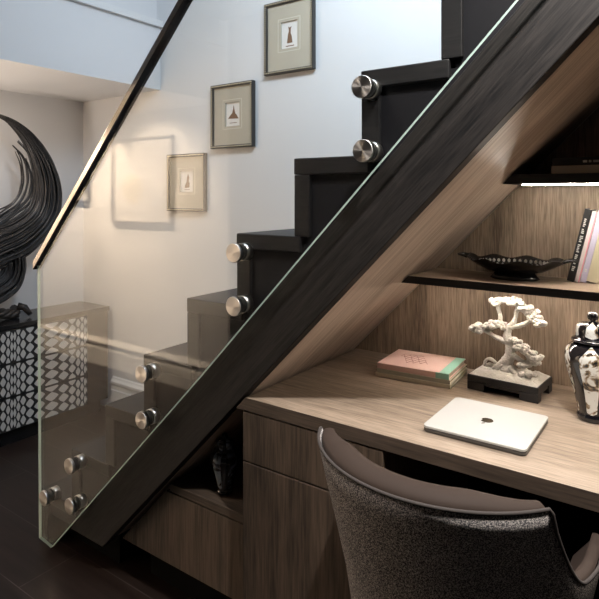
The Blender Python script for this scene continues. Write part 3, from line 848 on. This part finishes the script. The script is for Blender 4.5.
# ------------------------------------------------------------------ strand sculpture
XS = -3.065
def pm(x, y):
    """metres on the sculpture's plane from image pixel coordinates x, y"""
    u = (x-300)/566; s_, c_ = math.sin(R(35.3)), math.cos(R(35.3))
    Y = -XS*(c_+u*s_)/(s_-u*c_); z = -XS*s_+Y*c_
    return Y, EYE-(y-195)*z/566
t = thing('strand_sculpture', 'large black swirling sculpture of bundled strands on the sideboard', 'sculpture', (XS, 1.65, .632))
rng = random.Random(21)
spine_ = [(-4, 114, .6), (13, 123, 3), (31, 142, 7), (43.5, 168, 11), (47, 196, 14), (39, 220, 16), (18, 238, 19), (-8, 250, 20), (-38, 268, 17), (-52, 300, 14), (-44, 330, 9)]  # plume path in image pixels: x, y, half width
def strand(bm, path, off, depth, r0, start=0, end=None):
    S_ = spline(path, 7); n_ = len(S_); end = end or n_
    P, rad = [], []
    for i in range(start, end):
        x, y, w = S_[i]
        xa_, ya_, _ = S_[max(i-1, 0)]; xb_, yb_, _ = S_[min(i+1, n_-1)]
        tx, ty = xb_-xa_, yb_-ya_; l_ = math.hypot(tx, ty) or 1
        nx_, ny_ = -ty/l_, tx/l_
        wob = 1.2*noise.noise((i*.13, off*9, depth*9))
        Y, Z = pm(x+nx_*(off*w+wob), y+ny_*(off*w+wob))
        P.append((XS+depth*w*.0042*math.sqrt(max(0, 1-off*off)), Y, max(Z, .655)))
        k = (i-start)/max(1, end-start-1)
        rad.append(r0*(.35+.65*min(1, k*4)))
    tube(bm, P, rad, 5)
bm = BM()
for k in range(230):
    strand(bm, spine_, rng.uniform(-1, 1), rng.uniform(-1, 1), rng.uniform(.0024, .0048), rng.randrange(0, 9))
obj('upper_plume', bm, M['strand'], t)
bm = BM()
for path in ([(13, 145, 1), (24, 158, 1), (28, 182, 1), (20, 203, 1.5), (0, 218, 3), (-25, 238, 4)],
             [(18, 141, 1), (30, 155, 1), (36, 175, 1), (34, 198, 2), (16, 216, 3), (-10, 234, 4)],
             [(17, 151, 1), (22, 164, 1), (23, 183, 1), (15, 201, 1), (-6, 216, 3), (-25, 232, 4)],
             [(26, 158, 1), (31, 172, 1), (32, 187, 1), (26, 202, 2), (6, 218, 3), (-16, 236, 4)]):
    for k in range(3): strand(bm, path, rng.uniform(-.8, .8), rng.uniform(-1, 1), .0048)
obj('loose_wisps', bm, M['strand'], t)
bm = BM()
coil = [(-30, 246, 4), (-8, 246, 9), (10, 252, 12), (15, 266, 11), (9, 282, 12), (-8, 294, 12), (-30, 304, 10)]
for k in range(130): strand(bm, coil, rng.uniform(-1, 1), rng.uniform(-1, 1), rng.uniform(.0026, .005))
obj('lower_coil', bm, M['strand'], t)
bm = BM()
for k in range(5):
    P = []
    for i in range(40):
        q = i/39; x, y = -60+78*q, 313-5*math.sin(q*5)-4*q
        a = q*16+k*2*PI/5
        Y, Z = pm(x, y)
        P.append((XS+.02*math.cos(a), Y, max(.647, Z+.018*math.sin(a))))
    tube(bm, P, .013, 7)
Y, Z = pm(18, 308)
tube(bm, [(XS+.0, Y, Z+.01), (XS+.02, Y+.03, Z-.0), (XS+.05, Y+.045, .648)], [.022, .019, .013], 9)
tube(bm, [(XS+.0, Y-.02, Z), (XS-.03, Y+.0, Z-.01), (XS-.06, Y+.01, .648)], [.022, .019, .013], 9)
tube(bm, [(XS+.0, Y-.35, Z-.01), (XS+.03, Y-.36, Z-.01), (XS+.07, Y-.37, .648)], [.022, .019, .013], 9)
obj('root_base', bm, M['rope'], t)

# ------------------------------------------------------------------ light
def area(name, loc, target, sx, sy, power, col, spread=180):
    l = bpy.data.lights.new(name, 'AREA'); l.shape = 'RECTANGLE'; l.size = sx; l.size_y = sy; l.energy = power; l.color = col; l.spread = R(spread)
    o = bpy.data.objects.new(name, l); COL.objects.link(o); o.location = loc
    o.rotation_euler = (Vector(target)-Vector(loc)).to_track_quat('-Z', 'Y').to_euler(); return o
def spot(name, loc, target, power, col, ang, blend=.6, rad=.04):
    l = bpy.data.lights.new(name, 'SPOT'); l.energy = power; l.color = col; l.spot_size = R(ang); l.spot_blend = blend; l.shadow_soft_size = rad
    o = bpy.data.objects.new(name, l); COL.objects.link(o); o.location = loc
    o.rotation_euler = (Vector(target)-Vector(loc)).to_track_quat('-Z', 'Y').to_euler(); return o
WARM, COOL = (1, .77, .55), (.72, .85, 1)
area('stairwell_daylight', (-.5, 1.12, 2.78), (-.6, 2.16, 1.6), 1.3, .4, 27, COOL)
for x_ in (-4.7, -3.9, -3.1):
    z_ = 1.88 if x_ < -2.5 else 2.40
    spot('wall_washer', (x_, .12, z_), (x_, YF, 1.0), 138, WARM, 115, .8)
spot('picture_downlight', (-3.62, -.2, 1.88), (-3.62, -.4, 1.3), 110, WARM, 70, .5, .02)
spot('desk_downlight', (-.05, .75, 2.4), (-.15, 1.40, .75), 130, (1, .94, .88), 80, .8)
spot('hall_downlight', (-1.0, .55, 2.4), (-1.0, .9, 0), 19, (1, .90, .82), 110, .9)
spot('low_ceiling_fill', (-2.75, .75, 1.0), (-2.85, .95, 1.9), 15, (1, .86, .74), 150, .9, .06)  # added unseen fill spot in mid air, brightens the low ceiling
area('low_ceiling_lamp', (-2.9, 1.1, 1.86), (-2.9, 1.15, 0), .3, .3, 2.5, (1, .88, .78))
w = bpy.data.worlds.new('World'); SC.world = w; w.use_nodes = True
bg = w.node_tree.nodes['Background']; bg.inputs['Color'].default_value = (.70, .84, 1, 1); bg.inputs['Strength'].default_value = .35

SC.view_settings.view_transform = 'Standard'; SC.view_settings.look = 'None'
SC.view_settings.gamma = 1; SC.view_settings.exposure = .8; SC.view_settings.use_curve_mapping = False
try:
    SC.cycles.use_denoising = True; SC.cycles.max_bounces = 10; SC.cycles.transparent_max_bounces = 16
    SC.cycles.sample_clamp_indirect = 4
except Exception: pass
